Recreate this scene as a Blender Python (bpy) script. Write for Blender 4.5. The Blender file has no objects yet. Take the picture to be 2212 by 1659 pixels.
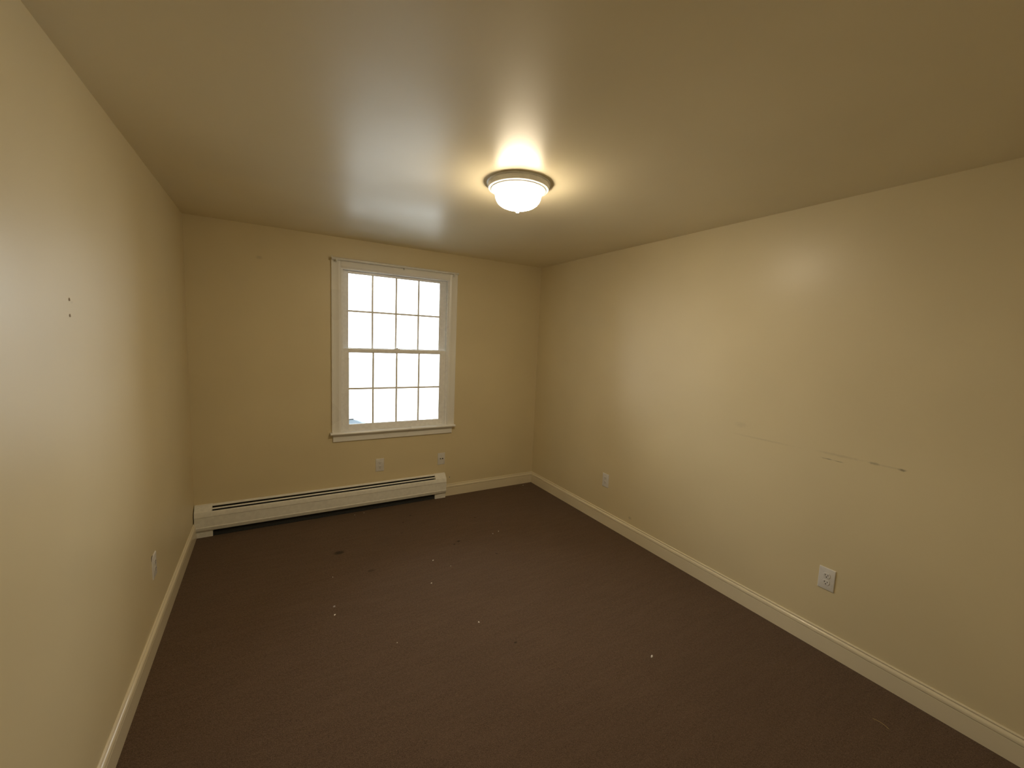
import bpy, bmesh, math, random
from mathutils import Vector, Matrix
random.seed(7)

# ------------------------------------------------------------------ room size
RW, RH = 3.1364, 2.44          # width (x), height (z); window wall lies at y = 0
YN = -4.12                     # wall behind the photographer
WT = 0.15                      # wall thickness
scene = bpy.context.scene
col = scene.collection

# ------------------------------------------------------------------ camera
cam_data = bpy.data.cameras.new("camera")
cam_data.sensor_fit = 'HORIZONTAL'
cam_data.sensor_width = 36.0
cam_data.lens = 886.4 * 36.0 / 2212.0
cam_data.clip_start = 0.02
cam = bpy.data.objects.new("camera", cam_data)
col.objects.link(cam)
yaw, pitch, roll = 0.5333, -0.1057, 0.0422
fw = Vector((math.sin(yaw)*math.cos(pitch), math.cos(yaw)*math.cos(pitch), math.sin(pitch)))
rt = Vector((math.cos(yaw), -math.sin(yaw), 0.0))
up = rt.cross(fw)
r2 = rt*math.cos(roll) + up*math.sin(roll)
u2 = -rt*math.sin(roll) + up*math.cos(roll)
M = Matrix((r2, u2, -fw)).transposed().to_4x4()
M.translation = Vector((0.5364, -3.8669, 1.6293))
cam.matrix_world = M
scene.camera = cam

# ------------------------------------------------------------------ exposure, sky, window portal
SKY = 7.8
LAMP = 80.0
vs = scene.view_settings
scene.display_settings.display_device = 'sRGB'
vs.view_transform = 'Standard'
vs.look = 'None'
vs.exposure = 0.12
vs.gamma = 1.0
vs.use_curve_mapping = False

world = bpy.data.worlds.new("sky")
scene.world = world
world.use_nodes = True
wn = world.node_tree.nodes
bg = wn.get("Background") or wn.new("ShaderNodeBackground")
bg.inputs[0].default_value = (0.90, 0.955, 1.0, 1)
bg.inputs[1].default_value = SKY

pl = bpy.data.lights.new("window_portal", 'AREA')
pl.shape = 'RECTANGLE'; pl.size = 1.0; pl.size_y = 1.46
pl.cycles.is_portal = True
po = bpy.data.objects.new("window_portal", pl)
col.objects.link(po)
po.location = (1.56, 0.145, 1.475)
po.rotation_euler = (math.radians(-90), 0, 0)

# ------------------------------------------------------------------ materials
def newmat(name):
    m = bpy.data.materials.new(name); m.use_nodes = True
    nt = m.node_tree; nt.nodes.clear()
    out = nt.nodes.new("ShaderNodeOutputMaterial")
    b = nt.nodes.new("ShaderNodeBsdfPrincipled")
    nt.links.new(b.outputs[0], out.inputs[0])
    return m, nt, b, out

class NT:
    """small node helper"""
    def __init__(s, nt): s.nt = nt
    def pos(s): return s.nt.nodes.new("ShaderNodeNewGeometry").outputs['Position']
    def noise(s, vec, scale, detail=3.0, rough=0.55):
        n = s.nt.nodes.new("ShaderNodeTexNoise")
        n.inputs['Scale'].default_value = scale
        n.inputs['Detail'].default_value = detail
        n.inputs['Roughness'].default_value = rough
        if vec: s.nt.links.new(vec, n.inputs['Vector'])
        return n.outputs[0]
    def math(s, op, a, b=None, c=None, clamp=False):
        n = s.nt.nodes.new("ShaderNodeMath"); n.operation = op; n.use_clamp = clamp
        for i, v in enumerate((a, b, c)):
            if v is None: continue
            if isinstance(v, (int, float)): n.inputs[i].default_value = v
            else: s.nt.links.new(v, n.inputs[i])
        return n.outputs[0]
    def vmath(s, op, a, b):
        n = s.nt.nodes.new("ShaderNodeVectorMath"); n.operation = op
        for i, v in enumerate((a, b)):
            if isinstance(v, tuple): n.inputs[i].default_value = v
            else: s.nt.links.new(v, n.inputs[i])
        return n.outputs['Value'] if op == 'LENGTH' else n.outputs['Vector']
    def ramp(s, v, lo, hi, a=0.0, b=1.0, smooth=True):
        n = s.nt.nodes.new("ShaderNodeMapRange")
        n.interpolation_type = 'SMOOTHSTEP' if smooth else 'LINEAR'
        s.nt.links.new(v, n.inputs[0])
        for i, x in enumerate((lo, hi, a, b)): n.inputs[i+1].default_value = x
        return n.outputs[0]
    def mix(s, f, a, b):
        n = s.nt.nodes.new("ShaderNodeMix"); n.data_type = 'RGBA'
        if isinstance(f, (int, float)): n.inputs[0].default_value = f
        else: s.nt.links.new(f, n.inputs[0])
        for i, v in ((6, a), (7, b)):
            if isinstance(v, tuple): n.inputs[i].default_value = (*v, 1) if len(v) == 3 else v
            else: s.nt.links.new(v, n.inputs[i])
        return n.outputs[2]
    def bump(s, h, strength, dist, prev=None):
        n = s.nt.nodes.new("ShaderNodeBump")
        n.inputs['Strength'].default_value = strength
        n.inputs['Distance'].default_value = dist
        s.nt.links.new(h, n.inputs['Height'])
        if prev: s.nt.links.new(prev, n.inputs['Normal'])
        return n.outputs[0]
    def blob(s, pos, c, rad, soft=0.6, wob=None):
        """1 inside an ellipsoid at c with radii rad, soft edge, edge wobbled by a noise value"""
        d = s.vmath('SUBTRACT', pos, tuple(c))
        d = s.vmath('MULTIPLY', d, tuple(1.0/r for r in rad))
        l = s.vmath('LENGTH', d, (0, 0, 0))
        if wob: l = s.math('ADD', l, wob)
        return s.ramp(l, 1.0-soft, 1.0+soft*0.3, 1.0, 0.0)

def paint(name, base, rough, spec=0.5, marks=(), mark_col=(0.12, 0.085, 0.05), patch=0.0, bump=0.05, wave=0.0):
    m, nt, b, out = newmat(name); N = NT(nt)
    P = N.pos()
    big = N.noise(P, 1.3, 2)
    c = N.mix(N.ramp(big, 0.3, 0.7), tuple(v*0.965 for v in base), tuple(min(1, v*1.02) for v in base))
    wob = N.math('MULTIPLY', N.math('SUBTRACT', N.noise(P, 60, 3), 0.5), 1.1)
    for (cc, rad, k, soft) in marks:
        f = N.math('MULTIPLY', N.blob(P, cc, rad, soft, wob), k)
        c = N.mix(f, c, mark_col)
    nt.links.new(c, b.inputs['Base Color'])
    r = N.ramp(N.noise(P, 1.7, 1), 0.25, 0.75, rough - patch, rough + patch)
    nt.links.new(r, b.inputs['Roughness'])
    b.inputs['Specular IOR Level'].default_value = spec
    n1 = N.bump(N.noise(P, 320, 1), bump, 0.001)
    if wave:
        n1 = N.bump(N.noise(P, 2.6, 1), wave, 0.02, n1)
    nt.links.new(n1, b.inputs['Normal'])
    return m

WALLC = (0.74, 0.640, 0.415)
wall_marks_right = [
    ((RW, -2.870, 1.0615), (0.05, 0.034, 0.0035), 0.55, 0.8),
    ((RW, -2.920, 1.0605), (0.05, 0.022, 0.0030), 0.50, 0.8),
    ((RW, -3.066, 1.0920), (0.05, 0.022, 0.0075), 0.42, 0.9),
    ((RW, -3.171, 1.0900), (0.05, 0.016, 0.0075), 0.75, 0.9),
    ((RW, -2.920, 1.0930), (0.05, 0.110, 0.0080), 0.16, 0.9),
    ((RW, -3.120, 1.0910), (0.05, 0.075, 0.0050), 0.14, 0.9),
    ((RW, -2.520, 1.0880), (0.05, 0.200, 0.0065), 0.13, 0.9),
    ((RW, -2.380, 1.1520), (0.05, 0.045, 0.0200), 0.10, 0.9),
    ((RW, -1.520, 0.1750), (0.05, 0.020, 0.0140), 0.30, 0.9),
]
M_WALL_R = paint("wall_paint_scuffed", WALLC, 0.41, 0.5, wall_marks_right, (0.16, 0.12, 0.07), 0.05, 0.06)
M_WALL_B = paint("wall_paint_window_side", WALLC, 0.43, 0.5,
                 [((0.470, 0, 2.193), (0.026, 0.05, 0.016), 0.22, 0.8), ((1.25, 0, 0.262), (0.5, 0.05, 0.016), 0.06, 0.9)],
                 (0.25, 0.20, 0.12), 0.05, 0.06)
M_WALL_L = paint("wall_paint", WALLC, 0.41, 0.5,
                 [((0, -2.04, 1.69), (0.05, 0.012, 0.004), 0.15, 0.8)], (0.3, 0.25, 0.16), 0.05, 0.06)
M_CEIL = paint("ceiling_paint_satin", (0.84, 0.750, 0.545), 0.39, 0.56, (), patch=0.05, bump=0.03, wave=0.03)
M_TRIM = paint("trim_paint_gloss", (0.80, 0.715, 0.53), 0.17, 0.5, (), patch=0.02, bump=0.0)
M_WINTRIM = paint("window_trim_paint", (0.89, 0.88, 0.84), 0.30, 0.5, (), patch=0.04, bump=0.02)
M_OUTSIDE = paint("exterior_siding", (0.6, 0.6, 0.58), 0.6)

def plain(name, colr, rough=0.4, spec=0.5, metal=0.0):
    m, nt, b, out = newmat(name); N = NT(nt)
    n = N.noise(N.pos(), 35, 3)
    c = N.mix(N.ramp(n, 0.3, 0.7), tuple(v*0.95 for v in colr), tuple(min(1, v*1.03) for v in colr))
    nt.links.new(c, b.inputs['Base Color'])
    b.inputs['Roughness'].default_value = rough
    b.inputs['Specular IOR Level'].default_value = spec
    b.inputs['Metallic'].default_value = metal
    return m
M_VINYL = plain("white_vinyl", (0.92, 0.92, 0.91), 0.32)
M_PLATE = plain("white_plastic", (0.75, 0.735, 0.71), 0.28)
M_DARK = plain("black_slot", (0.015, 0.013, 0.012), 0.6)
M_HEATER = plain("heater_enamel", (0.87, 0.86, 0.80), 0.28)
M_HDARK = plain("heater_inside", (0.035, 0.038, 0.04), 0.5)
M_FIN = plain("aluminium_fins", (0.16, 0.18, 0.19), 0.45, 0.5, 0.6)
M_ROD = plain("white_rod_enamel", (0.80, 0.79, 0.74), 0.16)
M_PAN = plain("lamp_pan_enamel", (0.92, 0.92, 0.92), 0.30)
M_HOLE = plain("bare_hole", (0.30, 0.22, 0.13), 0.8)
M_PATCH = plain("chipped_plaster", (0.72, 0.66, 0.52), 0.8)
M_SCRAP = plain("white_paper", (0.80, 0.76, 0.70), 0.6)
M_LINT = plain("grey_lint", (0.42, 0.39, 0.40), 0.9)
M_THREAD = plain("yellow_thread", (0.55, 0.42, 0.16), 0.8)
M_SHINGLE = plain("blue_grey_shingle", (0.030, 0.043, 0.052), 0.7)
M_GRAVEL = plain("pale_ground", (0.46, 0.46, 0.44), 0.9)

def glass_mat():
    m = bpy.data.materials.new("window_glass"); m.use_nodes = True
    nt = m.node_tree; nt.nodes.clear()
    out = nt.nodes.new("ShaderNodeOutputMaterial")
    mx = nt.nodes.new("ShaderNodeMixShader"); fr = nt.nodes.new("ShaderNodeFresnel"); fr.inputs[0].default_value = 1.45
    tr = nt.nodes.new("ShaderNodeBsdfTransparent"); tr.inputs[0].default_value = (0.97, 0.985, 0.98, 1)
    gl = nt.nodes.new("ShaderNodeBsdfGlossy"); gl.inputs['Roughness'].default_value = 0.02
    nt.links.new(fr.outputs[0], mx.inputs[0]); nt.links.new(tr.outputs[0], mx.inputs[1]); nt.links.new(gl.outputs[0], mx.inputs[2])
    nt.links.new(mx.outputs[0], out.inputs[0])
    return m
M_GLASS = glass_mat()

def lamp_glass_mat():
    m, nt, b, out = newmat("frosted_lamp_glass")
    b.inputs['Base Color'].default_value = (0.95, 0.92, 0.86, 1)
    b.inputs['Roughness'].default_value = 0.35
    b.inputs['Emission Color'].default_value = (1.0, 0.83, 0.58, 1)
    # the bulbs hang low in the bowl, so the rim by the pan glows less than the belly
    N = NT(nt)
    sx = nt.nodes.new("ShaderNodeSeparateXYZ"); nt.links.new(nt.nodes.new("ShaderNodeTexCoord").outputs['Object'], sx.inputs[0])
    nt.links.new(N.ramp(sx.outputs[2], -0.045, -0.120, LAMP*0.05, LAMP*1.40), b.inputs['Emission Strength'])
    return m
M_LAMPGLASS = lamp_glass_mat()

def carpet_mat():
    m, nt, b, out = newmat("brown_carpet"); N = NT(nt)
    P = N.pos()
    fine = N.noise(P, 230, 2, 0.75)
    mid = N.noise(P, 75, 2, 0.6)
    # faint diagonal sheen of the pile, painted into the colour as lighter strokes
    mp = nt.nodes.new("ShaderNodeMapping"); mp.inputs['Rotation'].default_value = (0, 0, math.radians(-28))
    mp.inputs['Scale'].default_value = (4.0, 26.0, 1.0)
    nt.links.new(P, mp.inputs['Vector'])
    nap_sheen = N.noise(mp.outputs[0], 1.0, 4)
    big = N.noise(P, 0.9, 3)
    v = N.math('ADD', N.math('MULTIPLY', fine, 0.75), N.math('MULTIPLY', mid, 0.25))
    c = N.mix(N.ramp(v, 0.32, 0.70, smooth=False), (0.040, 0.0235, 0.0145), (0.200, 0.130, 0.084))
    c = N.mix(N.math('MULTIPLY', N.ramp(nap_sheen, 0.35, 0.75), 0.30), c, (0.165, 0.108, 0.072))
    c = N.mix(N.math('MULTIPLY', N.ramp(big, 0.4, 0.7), 0.20), c, (0.085, 0.054, 0.034))
    fleck = N.ramp(N.noise(P, 260, 1), 0.735, 0.78)
    c = N.mix(N.math('MULTIPLY', fleck, 0.6), c, (0.30, 0.22, 0.15))
    wob = N.math('MULTIPLY', N.math('SUBTRACT', N.noise(P, 90, 3), 0.5), 1.2)
    for (x, y, rx, ry, k) in [(0.9496, -0.7332, 0.042, 0.030, 0.85), (1.1092, -1.0804, 0.030, 0.018, 0.5),
                              (1.611, -0.32, 0.011, 0.011, 0.8), (1.513, -0.4314, 0.010, 0.010, 0.8),
                              (2.1259, -0.6081, 0.012, 0.009, 0.8), (1.8171, -0.9525, 0.018, 0.011, 0.9),
                              (1.7674, -0.9855, 0.011, 0.010, 0.8), (2.0035, -1.2587, 0.010, 0.010, 0.8),
                              (1.6539, -2.125, 0.010, 0.008, 0.7), (1.45, -0.62, 0.013, 0.008, 0.5)]:
        c = N.mix(N.math('MULTIPLY', N.blob(P, (x, y, 0), (rx, ry, 0.05), 0.6, wob), k), c, (0.012, 0.009, 0.007))
    nt.links.new(c, b.inputs['Base Color'])
    b.inputs['Roughness'].default_value = 0.95
    b.inputs['Specular IOR Level'].default_value = 0.15
    b.inputs['Sheen Weight'].default_value = 0.25
    b.inputs['Sheen Roughness'].default_value = 0.5
    b.inputs['Sheen Tint'].default_value = (0.5, 0.42, 0.36, 1)
    nt.links.new(N.bump(v, 0.8, 0.006), b.inputs['Normal'])
    return m
M_CARPET = carpet_mat()

# ------------------------------------------------------------------ mesh helpers
def obj(name, bm, mat, parent=None, loc=None, smooth=False, angle=None):
    me = bpy.data.meshes.new(name)
    bmesh.ops.recalc_face_normals(bm, faces=bm.faces)
    bm.to_mesh(me); bm.free()
    me.materials.append(mat)
    o = bpy.data.objects.new(name, me)
    col.objects.link(o)
    if parent: o.parent = parent
    if loc: o.location = loc
    if smooth:
        for p in me.polygons: p.use_smooth = True
        if angle is not None:
            me.set_sharp_from_angle(angle=math.radians(angle))
    return o
def empty(name, loc=(0, 0, 0), rot=(0, 0, 0)):
    o = bpy.data.objects.new(name, None); col.objects.link(o)
    o.location = loc; o.rotation_euler = rot; o.empty_display_size = 0.05
    return o
def tag(o, label=None, cat=None, group=None, kind=None):
    if label: o['label'] = label
    if cat: o['category'] = cat
    if group: o['group'] = group
    if kind: o['kind'] = kind
    return o
def add_box(bm, x0, x1, y0, y1, z0, z1, bevel=0.0, seg=2):
    mat = Matrix.Translation(((x0+x1)/2, (y0+y1)/2, (z0+z1)/2)) @ Matrix.Diagonal((x1-x0, y1-y0, z1-z0, 1))
    r = bmesh.ops.create_cube(bm, size=1.0, matrix=mat)
    if bevel:
        es = list({e for v in r['verts'] for e in v.link_edges})
        bmesh.ops.bevel(bm, geom=es, offset=bevel, segments=seg, profile=0.6, affect='EDGES')
def box(*a, **k):
    bm = bmesh.new(); add_box(bm, *a, **k); return bm
def lathe(profile, seg=64, c=(0, 0)):
    """profile: (radius, z) list, revolved about z"""
    bm = bmesh.new(); rings = []
    for r, z in profile:
        if r < 1e-6: rings.append([bm.verts.new((c[0], c[1], z))])
        else: rings.append([bm.verts.new((c[0]+r*math.cos(2*math.pi*i/seg), c[1]+r*math.sin(2*math.pi*i/seg), z)) for i in range(seg)])
    for a, b in zip(rings, rings[1:]):
        for i in range(seg):
            j = (i+1) % seg
            if len(a) == 1: bm.faces.new((a[0], b[i], b[j]))
            elif len(b) == 1: bm.faces.new((a[i], b[0], a[j]))
            else: bm.faces.new((a[i], b[i], b[j], a[j]))
    return bm
def sweep(profile, p0, p1, fn, m0=0.0, m1=0.0, bm=None):
    """closed profile (u,v) swept along a straight run; fn(s,u,v)->xyz; m0/m1 mitre the ends by u"""
    bm = bm or bmesh.new()
    A = [bm.verts.new(fn(p0 + m0*u, u, v)) for u, v in profile]
    B = [bm.verts.new(fn(p1 + m1*u, u, v)) for u, v in profile]
    n = len(profile)
    for i in range(n):
        j = (i+1) % n
        bm.faces.new((A[i], A[j], B[j], B[i]))
    bm.faces.new(A); bm.faces.new(list(reversed(B)))
    return bm
def cyl(bm, p0, p1, r, seg=20, r1=None):
    d = Vector(p1)-Vector(p0)
    q = d.to_track_quat('Z', 'Y').to_matrix().to_4x4()
    mt = Matrix.Translation((Vector(p0)+Vector(p1))/2) @ q
    bmesh.ops.create_cone(bm, cap_ends=True, segments=seg, radius1=r, radius2=r if r1 is None else r1, depth=d.length, matrix=mt)

def quadmesh(vs_, fs_):
    bm = bmesh.new(); v = [bm.verts.new(q) for q in vs_]
    for f in fs_: bm.faces.new([v[i] for i in f])
    return bm
# ------------------------------------------------------------------ the shell
tag(obj('floor', box(0, RW, YN, 0, -0.12, 0), M_CARPET), 'worn dark brown wall to wall carpet', kind='structure')
tag(obj('ceiling', box(-WT, RW+WT, YN-WT, WT, RH, RH+0.12), M_CEIL), 'cream satin painted ceiling', kind='structure')
wall_left = tag(obj('wall_left', box(-WT, 0, YN-WT, WT, -0.12, RH), M_WALL_L), 'cream wall with two nail holes beside the heater', kind='structure')
wall_right = tag(obj('wall_right', box(RW, RW+WT, YN-WT, WT, -0.12, RH), M_WALL_R), 'long cream wall with a dark horizontal scuff', kind='structure')
tag(obj('wall_front', box(0, RW, YN-WT, YN, -0.12, RH), M_WALL_L), 'plain cream wall opposite the window', kind='structure')

# window wall with a real opening
OX0, OX1, OZ0, OZ1 = 1.062, 2.066, 0.735, 2.200
bm = bmesh.new()
def ring(y):
    o = [bm.verts.new(v) for v in ((0, y, -0.12), (RW, y, -0.12), (RW, y, RH), (0, y, RH))]
    h = [bm.verts.new(v) for v in ((OX0, y, OZ0), (OX1, y, OZ0), (OX1, y, OZ1), (OX0, y, OZ1))]
    return o, h
o1, h1 = ring(0.0); o2, h2 = ring(WT)
for i in range(4):
    j = (i+1) % 4
    bm.faces.new((o1[i], o1[j], h1[j], h1[i])); bm.faces.new((o2[i], o2[j], h2[j], h2[i]))
    bm.faces.new((h1[i], h1[j], h2[j], h2[i])); bm.faces.new((o1[i], o1[j], o2[j], o2[i]))
wall_back = tag(obj('wall_back', bm, M_WALL_B), 'cream wall around the window', kind='structure')

# small hole drilled beside the heater, with its raised rim
hx, hz = 2.1143, 0.1928
hb = lathe([(0.0042, 0.0), (0.0042, 0.0022), (0.0062, 0.0018), (0.0078, 0.0), (0.0042, 0.0)], 20)
bmesh.ops.transform(hb, matrix=Matrix.Rotation(math.radians(90), 4, 'X'), verts=hb.verts)
rim = obj('hole_rim', hb, M_PATCH, wall_back, (hx, 0, hz), True, 40)
hb = lathe([(0, 0.0008), (0.0042, 0.0008), (0.0042, 0.0), (0, 0)], 16)
bmesh.ops.transform(hb, matrix=Matrix.Rotation(math.radians(90), 4, 'X'), verts=hb.verts)
obj('drilled_hole', hb, M_DARK, wall_back, (hx, 0, hz))
# two chipped nail holes in the left wall
for k, (y, z, s) in enumerate(((-2.0567, 1.6977, 1.0), (-2.0601, 1.6480, 0.9))):
    bm = bmesh.new(); n = 14
    cv = bm.verts.new((0.0012, y, z)); rr = []
    for i in range(n):
        a = 2*math.pi*i/n; r = 0.0062*s*random.uniform(0.75, 1.15)
        rr.append(bm.verts.new((0.0004, y+r*math.cos(a)*1.15, z+r*math.sin(a))))
    for i in range(n): bm.faces.new((cv, rr[i], rr[(i+1) % n]))
    obj('nail_hole', bm, M_HOLE, wall_left)

# ------------------------------------------------------------------ baseboards: board, rounded cap and top bead
board_p = [(0, 0.0), (0.0155, 0.0), (0.0155, 0.0862), (0.0150, 0.0868), (0, 0.0868)]
cap_p = [(0, 0.0868), (0.0085, 0.0868), (0.0085, 0.0893), (0.0142, 0.0893), (0.0152, 0.0903), (0.0153, 0.0965), (0.0149, 0.1000), (0.0140, 0.1032),
         (0.0126, 0.1060), (0.0108, 0.1084), (0.0086, 0.1103), (0.0062, 0.1116), (0.0040, 0.1120), (0, 0.1120)]
bead_p = [(0, 0.1120), (0.0022, 0.1120), (0.0022, 0.1136), (0.0062, 0.1136), (0.0070, 0.1147), (0.0074, 0.1180), (0.0055, 0.1210), (0.0020, 0.1228), (0, 0.1228)]
def baseboard(name, label, p0, p1, fn, m0, m1):
    e = empty(name); tag(e, label, kind='structure')
    for nm, pr in (('board', board_p), ('cap_moulding', cap_p), ('top_bead', bead_p)):
        obj(nm, sweep(pr, p0, p1, fn, m0, m1), M_TRIM, e, smooth=True, angle=20)
    return e
HX0, HX1 = 0.006, 2.055      # heater run along the window wall
baseboard('baseboard_left', 'cream baseboard along the wall with the nail holes', YN, -0.004, lambda s, u, v: (u, s, v), 1, 0)
baseboard('baseboard_right', 'cream baseboard along the scuffed wall', YN, 0.0, lambda s, u, v: (RW-u, s, v), 1, -1)
baseboard('baseboard_back', 'short cream baseboard between heater and corner', HX1+0.001, RW, lambda s, u, v: (s, -u, v), 0, -1)

# ------------------------------------------------------------------ window
win = tag(empty('window_1', (0, 0, 0)), 'white double hung window with sixteen panes', kind='structure')
CX0, CX1 = 0.9885, 2.1395       # casing outside edges
JX0, JX1 = 1.072, 2.056         # jamb faces
ZH, ZS = 2.190, 0.752           # head jamb face, stool top
cas_p = [(0, 0), (0.016, 0), (0.018, 0.003), (0.018, 0.012), (0.0145, 0.016), (0.0145, 0.052), (0.0165, 0.056), (0.0165, 0.064), (0.012, 0.072), (0.010, 0.078), (0, 0.078)]
cw = 0.078
obj('side_casing', sweep(cas_p, ZS, 2.264, lambda s, u, v: (CX0+v, -u, s)), M_WINTRIM, win, smooth=True, angle=30)
obj('side_casing', sweep(cas_p, ZS, 2.264, lambda s, u, v: (CX1-v, -u, s)), M_WINTRIM, win, smooth=True, angle=30)
obj('head_casing', sweep([(u, v*0.074/0.078) for u, v in cas_p], CX0+cw, CX1-cw, lambda s, u, v: (s, -u, 2.264-v)), M_WINTRIM, win, smooth=True, angle=30)
st = [(0.030, 0.732), (-0.040, 0.732), (-0.046, 0.735), (-0.049, 0.742), (-0.046, 0.749), (-0.040, 0.752), (0.030, 0.752)]
bm = sweep(st, 0.975, 2.146, lambda s, u, v: (s, min(u, -0.0), v))
add_box(bm, JX0, JX1, 0.0, 0.045, 0.735, 0.752)
obj('stool', bm, M_WINTRIM, win, smooth=True, angle=30)
ap = [(0, 0.664), (-0.010, 0.664), (-0.014, 0.668), (-0.015, 0.712), (-0.019, 0.718), (-0.024, 0.726), (-0.024, 0.732), (0, 0.732)]
obj('apron', sweep(ap, 0.998, 2.118, lambda s, u, v: (s, u, v)), M_WINTRIM, win, smooth=True, angle=30)
# jamb liner with tracks
for sx, fx in ((JX0, -1), (JX1, 1)):
    bm = bmesh.new()
    add_box(bm, min(sx, sx+fx*0.010), max(sx, sx+fx*0.010), 0.0, 0.15, ZS-0.015, ZH+0.010)
    obj('side_jamb', bm, M_VINYL, win)
    for (ya, yb, d) in ((0.0005, 0.014, 0.012), (0.047, 0.055, 0.012), (0.094, 0.150, 0.018)):
        bm = bmesh.new()
        add_box(bm, min(sx, sx-fx*d), max(sx, sx-fx*d), ya, yb, ZS, ZH, 0.0015)
        obj('sash_track', bm, M_VINYL, win)
obj('head_jamb', box(JX0-0.01, JX1+0.01, 0.0, 0.15, ZH, ZH+0.010), M_VINYL, win)
obj('head_stop', box(JX0+0.012, JX1-0.012, 0.0005, 0.047, ZH-0.010, ZH, bevel=0.0015), M_VINYL, win)
bm = bmesh.new(); add_box(bm, JX0, JX1, 0.045, 0.150, 0.735, 0.746); add_box(bm, JX0+0.012, JX1-0.012, 0.012, 0.018, 0.752, 0.762, 0.001)
obj('sill', bm, M_VINYL, win)

GX0, GX1 = 1.1305, 1.9895       # clear glass width
def sash(name, x0, x1, z0, z1, gz0, gz1, y0, y1):
    """frame of four rails, a grille of bars and eight panes"""
    s = empty(name); s.parent = win
    g = 0.006
    pr = [(0, 0), (0, 1), (1, 1), (1, 0)]
    for nm, a in (('stile', (x0, GX0, y0, y1, z0, z1)), ('stile', (GX1, x1, y0, y1, z0, z1)),
                  ('bottom_rail', (GX0, GX1, y0, y1, z0, gz0)), ('top_rail', (GX0, GX1, y0, y1, gz1, z1))):
        obj(nm, box(*a, bevel=0.002), M_VINYL, s)
    # sloped glazing bead round the glass
    bm = bmesh.new()
    ym = (y0+y1)/2
    for (xa, xb, za, zb) in ((GX0, GX0+g, gz0, gz1), (GX1-g, GX1, gz0, gz1)):
        add_box(bm, xa, xb, y0+0.006, ym-0.003, za, zb)
    for (za, zb) in ((gz0, gz0+g), (gz1-g, gz1)):
        add_box(bm, GX0+g, GX1-g, y0+0.006, ym-0.003, za, zb)
    obj('glazing_bead', bm, M_VINYL, s)
    zc = (gz0+gz1)/2; bw = 0.0085
    xs = [GX0 + (GX1-GX0)*k/4 for k in range(5)]
    for k in (1, 2, 3):
        obj('grille_bar', box(xs[k]-bw, xs[k]+bw, ym-0.008, ym-0.001, gz0+0.002, gz1-0.002, bevel=0.0015), M_VINYL, s)
    for k in range(4):
        a = xs[k]+(bw if k else 0); b2 = xs[k+1]-(bw if k < 3 else 0)
        obj('grille_bar', box(a, b2, ym-0.008, ym-0.001, zc-bw, zc+bw, bevel=0.0015), M_VINYL, s)
    for k in range(4):
        for (za, zb) in ((gz0, zc), (zc, gz1)):
            obj('pane', box(xs[k], xs[k+1], ym, ym+0.003, za, zb), M_GLASS, s)
    return s
# upper sash runs in the outer track, lower sash in the inner one
sash('upper_sash', JX0+0.002, JX1-0.002, 1.466, ZH-0.001, 1.4985, 2.162, 0.056, 0.092)
low = sash('lower_sash', JX0+0.002, JX1-0.002, 0.7465, 1.4985, 0.806, 1.467, 0.016, 0.046)
bm = bmesh.new(); add_box(bm, 1.535, 1.590, 0.020, 0.044, 1.4985, 1.507, 0.003)
cyl(bm, (1.5625, 0.032, 1.505), (1.5625, 0.032, 1.515), 0.009, 16)
add_box(bm, 1.558, 1.585, 0.014, 0.026, 1.509, 1.516, 0.002)
obj('sash_lock', bm, M_VINYL, win, smooth=True, angle=30)

# ------------------------------------------------------------------ curtain rod on the head casing
rod = tag(empty('curtain_rod', (1.572, -0.018, 2.252)), 'thin white curtain rod above the window', 'curtain rod')
RL = Vector((1.572, -0.018, 2.252))
def L(x, y, z): return (x-RL.x, y-RL.y, z-RL.z)
def rodpart(nm, bm, mt): return obj(nm, bm, mt, rod, smooth=True, angle=40)
yr, zr = -0.044, 2.2538
bm = bmesh.new(); cyl(bm, L(0.992, yr, zr), L(1.62, yr, zr), 0.0108, 24); rodpart('outer_tube', bm, M_ROD)
bm = bmesh.new(); cyl(bm, L(1.60, yr, zr), L(2.132, yr, zr), 0.0090, 24); rodpart('inner_tube', bm, M_ROD)
bm = bmesh.new(); cyl(bm, L(0.988, yr, zr), L(0.996, yr, zr), 0.0122, 24)
cyl(bm, L(0.992, yr, zr+0.010), L(0.992, yr, zr+0.021), 0.0040, 12)
rodpart('end_cap', bm, M_ROD)
bm = bmesh.new(); cyl(bm, L(2.124, yr, zr), L(2.136, yr, zr), 0.0100, 24); rodpart('end_cap', bm, M_ROD)
for bx_ in (1.026, 2.092):
    bm = bmesh.new()
    add_box(bm, *(bx_-0.008-RL.x, bx_+0.008-RL.x), -0.018-RL.y-0.003, -0.0175-RL.y, 2.222-RL.z, 2.262-RL.z, 0.001)
    add_box(bm, *(bx_-0.005-RL.x, bx_+0.005-RL.x), yr-0.012-RL.y, -0.018-RL.y, zr-0.022-RL.z, zr-0.0105-RL.z, 0.002)
    add_box(bm, *(bx_-0.005-RL.x, bx_+0.005-RL.x), yr-0.0145-RL.y, yr-0.0108-RL.y, zr-0.022-RL.z, zr+0.004-RL.z, 0.001)
    rodpart('bracket', bm, M_ROD)
bm = bmesh.new()
add_box(bm, 1.600-RL.x, 1.612-RL.x, yr-0.006-RL.y, -0.0165-RL.y, zr-0.016-RL.z, zr-0.007-RL.z, 0.002)
cyl(bm, L(1.606, -0.022, zr-0.020), L(1.606, -0.0165, zr-0.020), 0.006, 14)
rodpart('centre_hook', bm, M_ROD)

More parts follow.
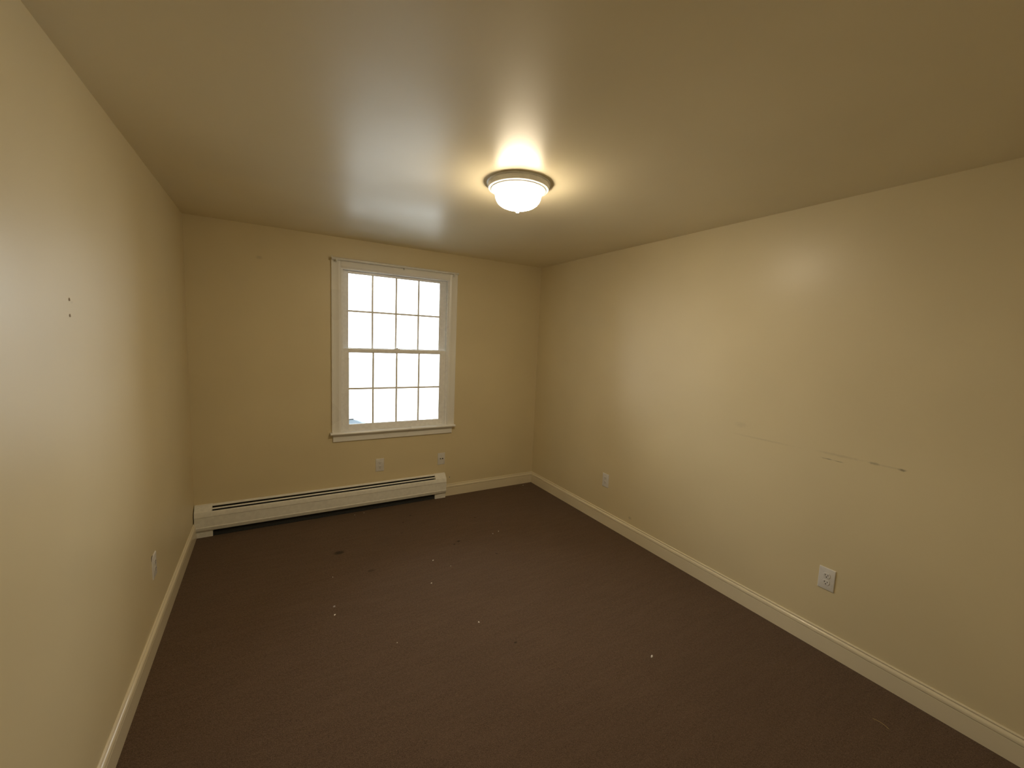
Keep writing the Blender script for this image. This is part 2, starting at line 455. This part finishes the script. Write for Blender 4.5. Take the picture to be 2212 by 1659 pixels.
# ------------------------------------------------------------------ baseboard heater
heat = tag(empty('baseboard_heater', ((HX0+HX1)/2, 0, 0)), 'long cream metal baseboard heater under the window', 'heater')
hc = (HX0+HX1)/2
CAPW = 0.112
xa, xb = HX0-hc, HX1-hc
fnx = lambda s, u, v: (s, u, v)
t = 0.0016
def strip(path, x0, x1, th=t):
    """bent sheet metal: polyline (y,z) given thickness"""
    up_, dn = [], []
    for i, (y, z) in enumerate(path):
        a = Vector(path[max(0, i-1)]); b = Vector(path[min(len(path)-1, i+1)])
        d = (b-a).normalized(); n = Vector((-d.y, d.x))
        up_.append((y+n.x*th/2, z+n.y*th/2)); dn.append((y-n.x*th/2, z-n.y*th/2))
    return sweep(up_ + dn[::-1], x0, x1, fnx)
ix0, ix1 = xa+CAPW-0.004, xb-CAPW+0.004
obj('back_panel', strip([(-0.0012, 0.010), (-0.0012, 0.244), (-0.004, 0.2485), (-0.020, 0.2445), (-0.0245, 0.2405), (-0.0240, 0.2370)], ix0, ix1), M_HEATER, heat)
obj('damper_blade', strip([(-0.0360, 0.2265), (-0.0405, 0.2235), (-0.0450, 0.2185)], ix0, ix1, 0.0014), M_HEATER, heat)
obj('front_panel', strip([(-0.0545, 0.2045), (-0.0560, 0.2090), (-0.0600, 0.2075), (-0.0632, 0.2010), (-0.0655, 0.1900), (-0.0668, 0.1690), (-0.0640, 0.1655),
                          (-0.0640, 0.0900), (-0.0668, 0.0845), (-0.0610, 0.0640), (-0.0575, 0.0560), (-0.0520, 0.0560)], ix0, ix1), M_HEATER, heat, smooth=True, angle=12)
obj('inner_liner', box(ix0, ix1, -0.0050, -0.0028, 0.008, 0.235), M_HDARK, heat)
obj('damper_tray', box(ix0, ix1, -0.052, -0.008, 0.180, 0.182), M_HDARK, heat)
bm = bmesh.new(); cyl(bm, (ix0, -0.034, 0.105), (ix1, -0.034, 0.105), 0.011, 14)
obj('copper_pipe', bm, plain("pipe_copper", (0.28, 0.14, 0.08), 0.4, 0.5, 0.8), heat, smooth=True, angle=40)
bm = bmesh.new(); nf = 150
for i in range(nf):
    x = ix0+0.04 + (ix1-ix0-0.08)*i/(nf-1)
    add_box(bm, x-0.0004, x+0.0004, -0.058, -0.010, 0.078, 0.132)
tag(obj('heating_fins', bm, M_FIN, heat), kind='stuff')
bm = bmesh.new()
add_box(bm, ix0, ix1, -0.040, -0.0055, 0.0005, 0.004)
add_box(bm, ix0, ix1, -0.030, -0.0285, 0.004, 0.034)
obj('kick_strip', bm, M_HDARK, heat)
cap_prof = [(0, 0.0), (0, 0.2515), (-0.006, 0.2520), (-0.021, 0.2480), (-0.0500, 0.2170), (-0.0615, 0.2090), (-0.0660, 0.1950), (-0.0688, 0.1695), (-0.0658, 0.1655),
            (-0.0658, 0.0900), (-0.0684, 0.0845), (-0.0625, 0.0640), (-0.0560, 0.0540), (-0.0490, 0.0520), (-0.0470, 0.0490), (-0.0450, 0.0), ]
for (c0, c1) in ((xa, xa+CAPW), (xb-CAPW, xb)):
    bm = sweep(cap_prof, c0, c1, fnx)
    obj('end_cap', bm, M_HEATER, heat, smooth=True, angle=12)

# ------------------------------------------------------------------ wall plates
def plate_mesh(w=0.0765, h=0.1215, d=0.0058, chip=False):
    """bevelled wall plate lying in local xz, facing -y, back at y = 0"""
    bm = bmesh.new()
    def rect(w_, h_, y):
        return [bm.verts.new(v) for v in ((-w_/2, y, -h_/2), (w_/2, y, -h_/2), (w_/2, y, h_/2), (-w_/2, y, h_/2))]
    if chip:                      # upper corner snapped off
        def rect(w_, h_, y):
            return [bm.verts.new(v) for v in ((-w_/2, y, -h_/2), (w_/2, y, -h_/2), (w_/2, y, h_/2), (-w_/2+0.026, y, h_/2), (-w_/2+0.006, y, h_/2-0.007), (-w_/2, y, h_/2-0.022))]
    rs = [rect(w, h, 0), rect(w, h, -d*0.45), rect(w-0.004, h-0.004, -d*0.85), rect(w-0.010, h-0.010, -d)]
    for a, b in zip(rs, rs[1:]):
        for i in range(len(a)): bm.faces.new((a[i], a[(i+1) % len(a)], b[(i+1) % len(a)], b[i]))
    bm.faces.new(rs[-1]); bm.faces.new(rs[0])
    return bm
def face_mesh():
    """one receptacle face: round with flattened top and bottom"""
    bm = bmesh.new(); n = 28; R = 0.0172; hz_ = 0.0142
    loops = []
    for (s, y) in ((1.0, 0.0), (1.0, -0.0016), (0.94, -0.0022)):
        loops.append([bm.verts.new((s*R*math.cos(2*math.pi*i/n), y, s*max(-hz_, min(hz_, R*math.sin(2*math.pi*i/n))))) for i in range(n)])
    for a, b in zip(loops, loops[1:]):
        for i in range(n): bm.faces.new((a[i], b[i], b[(i+1) % n], a[(i+1) % n]))
    bm.faces.new(loops[-1]); bm.faces.new(loops[0])
    return bm
def outlet(loc, rot, label, chip=False):
    e = tag(empty('wall_outlet', loc, rot), label, 'outlet')
    pl_ = obj('plate', plate_mesh(chip=chip), M_PLATE, e, smooth=True, angle=25)
    if chip:
        obj('box_gap', quadmesh([(x, y, z) for y in (0.0, -0.0009) for x, z in ((-0.0385, 0.0385), (-0.0320, 0.0535), (-0.0120, 0.0610), (-0.0300, 0.0625), (-0.0390, 0.0560))],
            [(0, 1, 2, 3, 4), (9, 8, 7, 6, 5), (0, 5, 6, 1), (1, 6, 7, 2), (2, 7, 8, 3), (3, 8, 9, 4), (4, 9, 5, 0)]), M_DARK, e)
    for dz in (0.0193, -0.0193):
        f = obj('receptacle', face_mesh(), M_PLATE, e, smooth=True, angle=25)
        f.location = (0, -0.0056, dz)
        for (sx, w_, h_) in ((-0.0064, 0.0026, 0.0086), (0.0064, 0.0026, 0.0070)):
            obj('slot', box(sx-w_/2, sx+w_/2, -0.0026, -0.0020, 0.0030-h_/2, 0.0030+h_/2), M_DARK, f)
        bm = bmesh.new(); cyl(bm, (0, -0.0026, -0.0078), (0, -0.0020, -0.0078), 0.0028, 14)
        obj('ground_hole', bm, M_DARK, f)
    bm = bmesh.new(); cyl(bm, (0, -0.0068, 0), (0, -0.0055, 0), 0.0032, 14)
    obj('screw', bm, M_PLATE, e, smooth=True, angle=40)
    return e
R90 = math.radians(90)
outlet((1.4065, 0, 0.4085), (0, 0, 0), 'white duplex outlet on the wall below the window, above the heater')
outlet((RW, -1.2060, 0.4050), (0, 0, -R90), 'duplex outlet on the scuffed wall near the window corner')
outlet((RW, -2.9330, 0.4075), (0, 0, -R90), 'duplex outlet on the scuffed wall below the dark scuff')
outlet((0, -1.2480, 0.4080), (0, 0, R90), 'duplex outlet with a dark gap at one upper corner, below the nail holes', True)

# cable and phone jack plate
jk = tag(empty('jack_plate', (2.0180, 0, 0.4000)), 'white jack plate with coax and phone sockets above the heater end', 'jack plate')
obj('plate', plate_mesh(), M_PLATE, jk, smooth=True, angle=25)
bm = bmesh.new(); cyl(bm, (-0.0105, -0.0058, 0.0020), (-0.0105, -0.0130, 0.0020), 0.0048, 16)
cyl(bm, (-0.0105, -0.0056, 0.0020), (-0.0105, -0.0075, 0.0020), 0.0068, 6)
obj('coax_socket', bm, plain("nickel", (0.20, 0.19, 0.18), 0.35, 0.5, 0.7), jk, smooth=True, angle=40)
pj = obj('phone_socket', box(0.0045, 0.0205, -0.0072, -0.0056, -0.0055, 0.0095, bevel=0.0006), M_PLATE, jk)
obj('socket_opening', box(0.0065, 0.0185, -0.0077, -0.0072, -0.0035, 0.0080), M_DARK, pj)

# ------------------------------------------------------------------ ceiling lamp
LC = (1.662, -1.942)
lamp = tag(empty('ceiling_lamp', (LC[0], LC[1], RH)), 'lit flush ceiling lamp with frosted glass bowl and finial', 'ceiling lamp')
obj('pan', lathe([(0, 0), (0.165, 0), (0.1655, -0.004), (0.1630, -0.0070), (0.1590, -0.0080), (0.1600, -0.0120), (0.1595, -0.0250), (0.1565, -0.0310),
                  (0.1490, -0.0335), (0.1440, -0.0335), (0.1430, -0.0365), (0.1395, -0.0380), (0.1375, -0.0360), (0.1360, -0.0330), (0, -0.0320)], 96),
    M_PAN, lamp, smooth=True, angle=40)
obj('glass_bowl', lathe([(0.1350, -0.0340), (0.1352, -0.0375), (0.1310, -0.0430), (0.1250, -0.0490), (0.1215, -0.0560), (0.1200, -0.0640), (0.1178, -0.0750),
                         (0.1125, -0.0880), (0.1035, -0.1000), (0.0895, -0.1105), (0.0690, -0.1190), (0.0440, -0.1238), (0.0150, -0.1252), (0, -0.1254)], 96),
    M_LAMPGLASS, lamp, smooth=True)
obj('finial', lathe([(0, -0.1235), (0.0170, -0.1250), (0.0175, -0.1275), (0.0145, -0.1295), (0.0088, -0.1330), (0.0062, -0.1360), (0.0078, -0.1395),
                     (0.0088, -0.1440), (0.0074, -0.1485), (0.0040, -0.1510), (0, -0.1515)], 32), M_PAN, lamp, smooth=True, angle=50)

# ------------------------------------------------------------------ bits lying on the carpet
def chip(name, x, y, w, d, h, mat, label, rot=0.0, group=None, cat='scrap'):
    """crumpled flake: irregular slab, thicker in the middle"""
    bm = bmesh.new(); n = 9
    lo, hi = [], []
    for i in range(n):
        a = 2*math.pi*i/n
        r = random.uniform(0.72, 1.0)
        px, py = r*w/2*math.cos(a), r*d/2*math.sin(a)
        lo.append(bm.verts.new((px, py, 0))); hi.append(bm.verts.new((px*0.9, py*0.9, h*random.uniform(0.5, 1.0))))
    c = bm.verts.new((0, 0, h*1.25))
    for i in range(n):
        j = (i+1) % n
        bm.faces.new((lo[i], lo[j], hi[j], hi[i])); bm.faces.new((hi[i], hi[j], c))
    bm.faces.new(list(reversed(lo)))
    o = obj(name, bm, mat, None, (x, y, 0.0))
    o.rotation_euler = (0, 0, rot)
    return tag(o, label, cat, group)
chip('paper_scrap', 2.2463, -2.5430, 0.0260, 0.0115, 0.0035, M_SCRAP, 'curled white paper scrap lying alone on the carpet, largest of the bits', 0.5)
chip('lint_tuft', 0.8369, -1.3749, 0.017, 0.014, 0.004, M_LINT, 'greyish lint tuft on the carpet next to a white crumb', 0.7, cat='lint')
CRUMB = {(0.8309, -1.4540): 'white crumb on the carpet right next to the grey lint tuft',
         (1.2484, -0.0900): 'larger white crumb on the carpet along the foot of the heater',
         (1.1650, -0.1050): 'smaller white crumb on the carpet along the foot of the heater',
         (2.9800, -0.0700): 'tiny white crumb in the corner where two baseboards meet'}
for (x, y, w) in [(2.1921, -0.9393, 0.0085), (2.1272, -0.9589, 0.0075), (1.5373, -1.1390, 0.0100), (1.6242, -1.2673, 0.0050), (0.8687, -1.0485, 0.0055),
                  (1.4323, -1.4049, 0.0085), (0.8309, -1.4540, 0.0115), (1.5482, -1.8896, 0.0105), (1.0906, -1.8379, 0.0055), (1.2484, -0.0900, 0.0080),
                  (1.1650, -0.1050, 0.0065), (2.9800, -0.0700, 0.0070)]:
    chip('white_crumb', x, y, w*1.45, w*0.85, 0.003, M_SCRAP, CRUMB.get((x, y), 'tiny white crumb out on the open carpet'), random.uniform(0, 3.1), 'tiny crumbs scattered on the carpet', 'crumb')
cu = bpy.data.curves.new('thread', 'CURVE'); cu.dimensions = '3D'; cu.bevel_depth = 0.0007; cu.bevel_resolution = 2
sp = cu.splines.new('BEZIER'); pts = [(-0.002, 0.030, 0.001), (0.002, 0.002, 0.003), (-0.004, -0.028, 0.001)]
sp.bezier_points.add(2)
for bp, q in zip(sp.bezier_points, pts): bp.co = q; bp.handle_left_type = bp.handle_right_type = 'AUTO'
tho = bpy.data.objects.new('thread_curve', cu); col.objects.link(tho)
dg = bpy.context.evaluated_depsgraph_get()
tme = bpy.data.meshes.new_from_object(tho.evaluated_get(dg))
bpy.data.objects.remove(tho)
th = bpy.data.objects.new('loose_thread', tme); col.objects.link(th)
tme.materials.clear(); tme.materials.append(M_THREAD)
th.location = (2.856, -3.3004, 0.0)
tag(th, 'short yellowish thread lying near the baseboard of the scuffed wall', 'thread')

# ------------------------------------------------------------------ outside: bright ground and a low roof seen through the lowest pane
g = tag(obj('ground_outside', box(-40, 44, 0.6, 80, -3.2, -3.0), M_GRAVEL), 'bright pale ground outside the window', kind='structure')
rf = tag(empty('neighbour_roof', (0.0, 0.0, -3.0)), 'pale blue sloping roof outside beyond the lower panes', 'roof')
# hipped roof of a small outbuilding: ridge along x, courses stepped
rx0, rx1, ry, rz = -1.2, 2.16, 6.0, 2.68
ex0, ex1, ey0, ey1, ez = -2.66, 3.62, 4.54, 7.46, 1.95
NC = 8
bm = bmesh.new(); prev = None
for k in range(NC+1):
    f = k/NC
    zz = rz+(ez-rz)*f
    q = [(rx0+(ex0-rx0)*f, ry+(ey0-ry)*f), (rx1+(ex1-rx1)*f, ry+(ey0-ry)*f), (rx1+(ex1-rx1)*f, ry+(ey1-ry)*f), (rx0+(ex0-rx0)*f, ry+(ey1-ry)*f)]
    top = [bm.verts.new((a, b, zz)) for a, b in q]
    low_ = [bm.verts.new((a, b, zz-0.018)) for a, b in q]
    if prev:
        for i in range(4):
            j = (i+1) % 4
            bm.faces.new((prev[i], prev[j], top[j], top[i]))
    for i in range(4):
        j = (i+1) % 4
        bm.faces.new((top[i], top[j], low_[j], low_[i]))
    prev = low_
bm.faces.new(prev)
obj('shingles', bm, M_SHINGLE, rf)
obj('walls', box(ex0+0.25, ex1-0.25, ey0+0.25, ey1-0.25, 0, ez-0.03), M_OUTSIDE, rf)
rf.name = 'outbuilding'
tag(rf, 'outbuilding with a pale blue hipped roof outside beyond the lower panes', 'outbuilding')
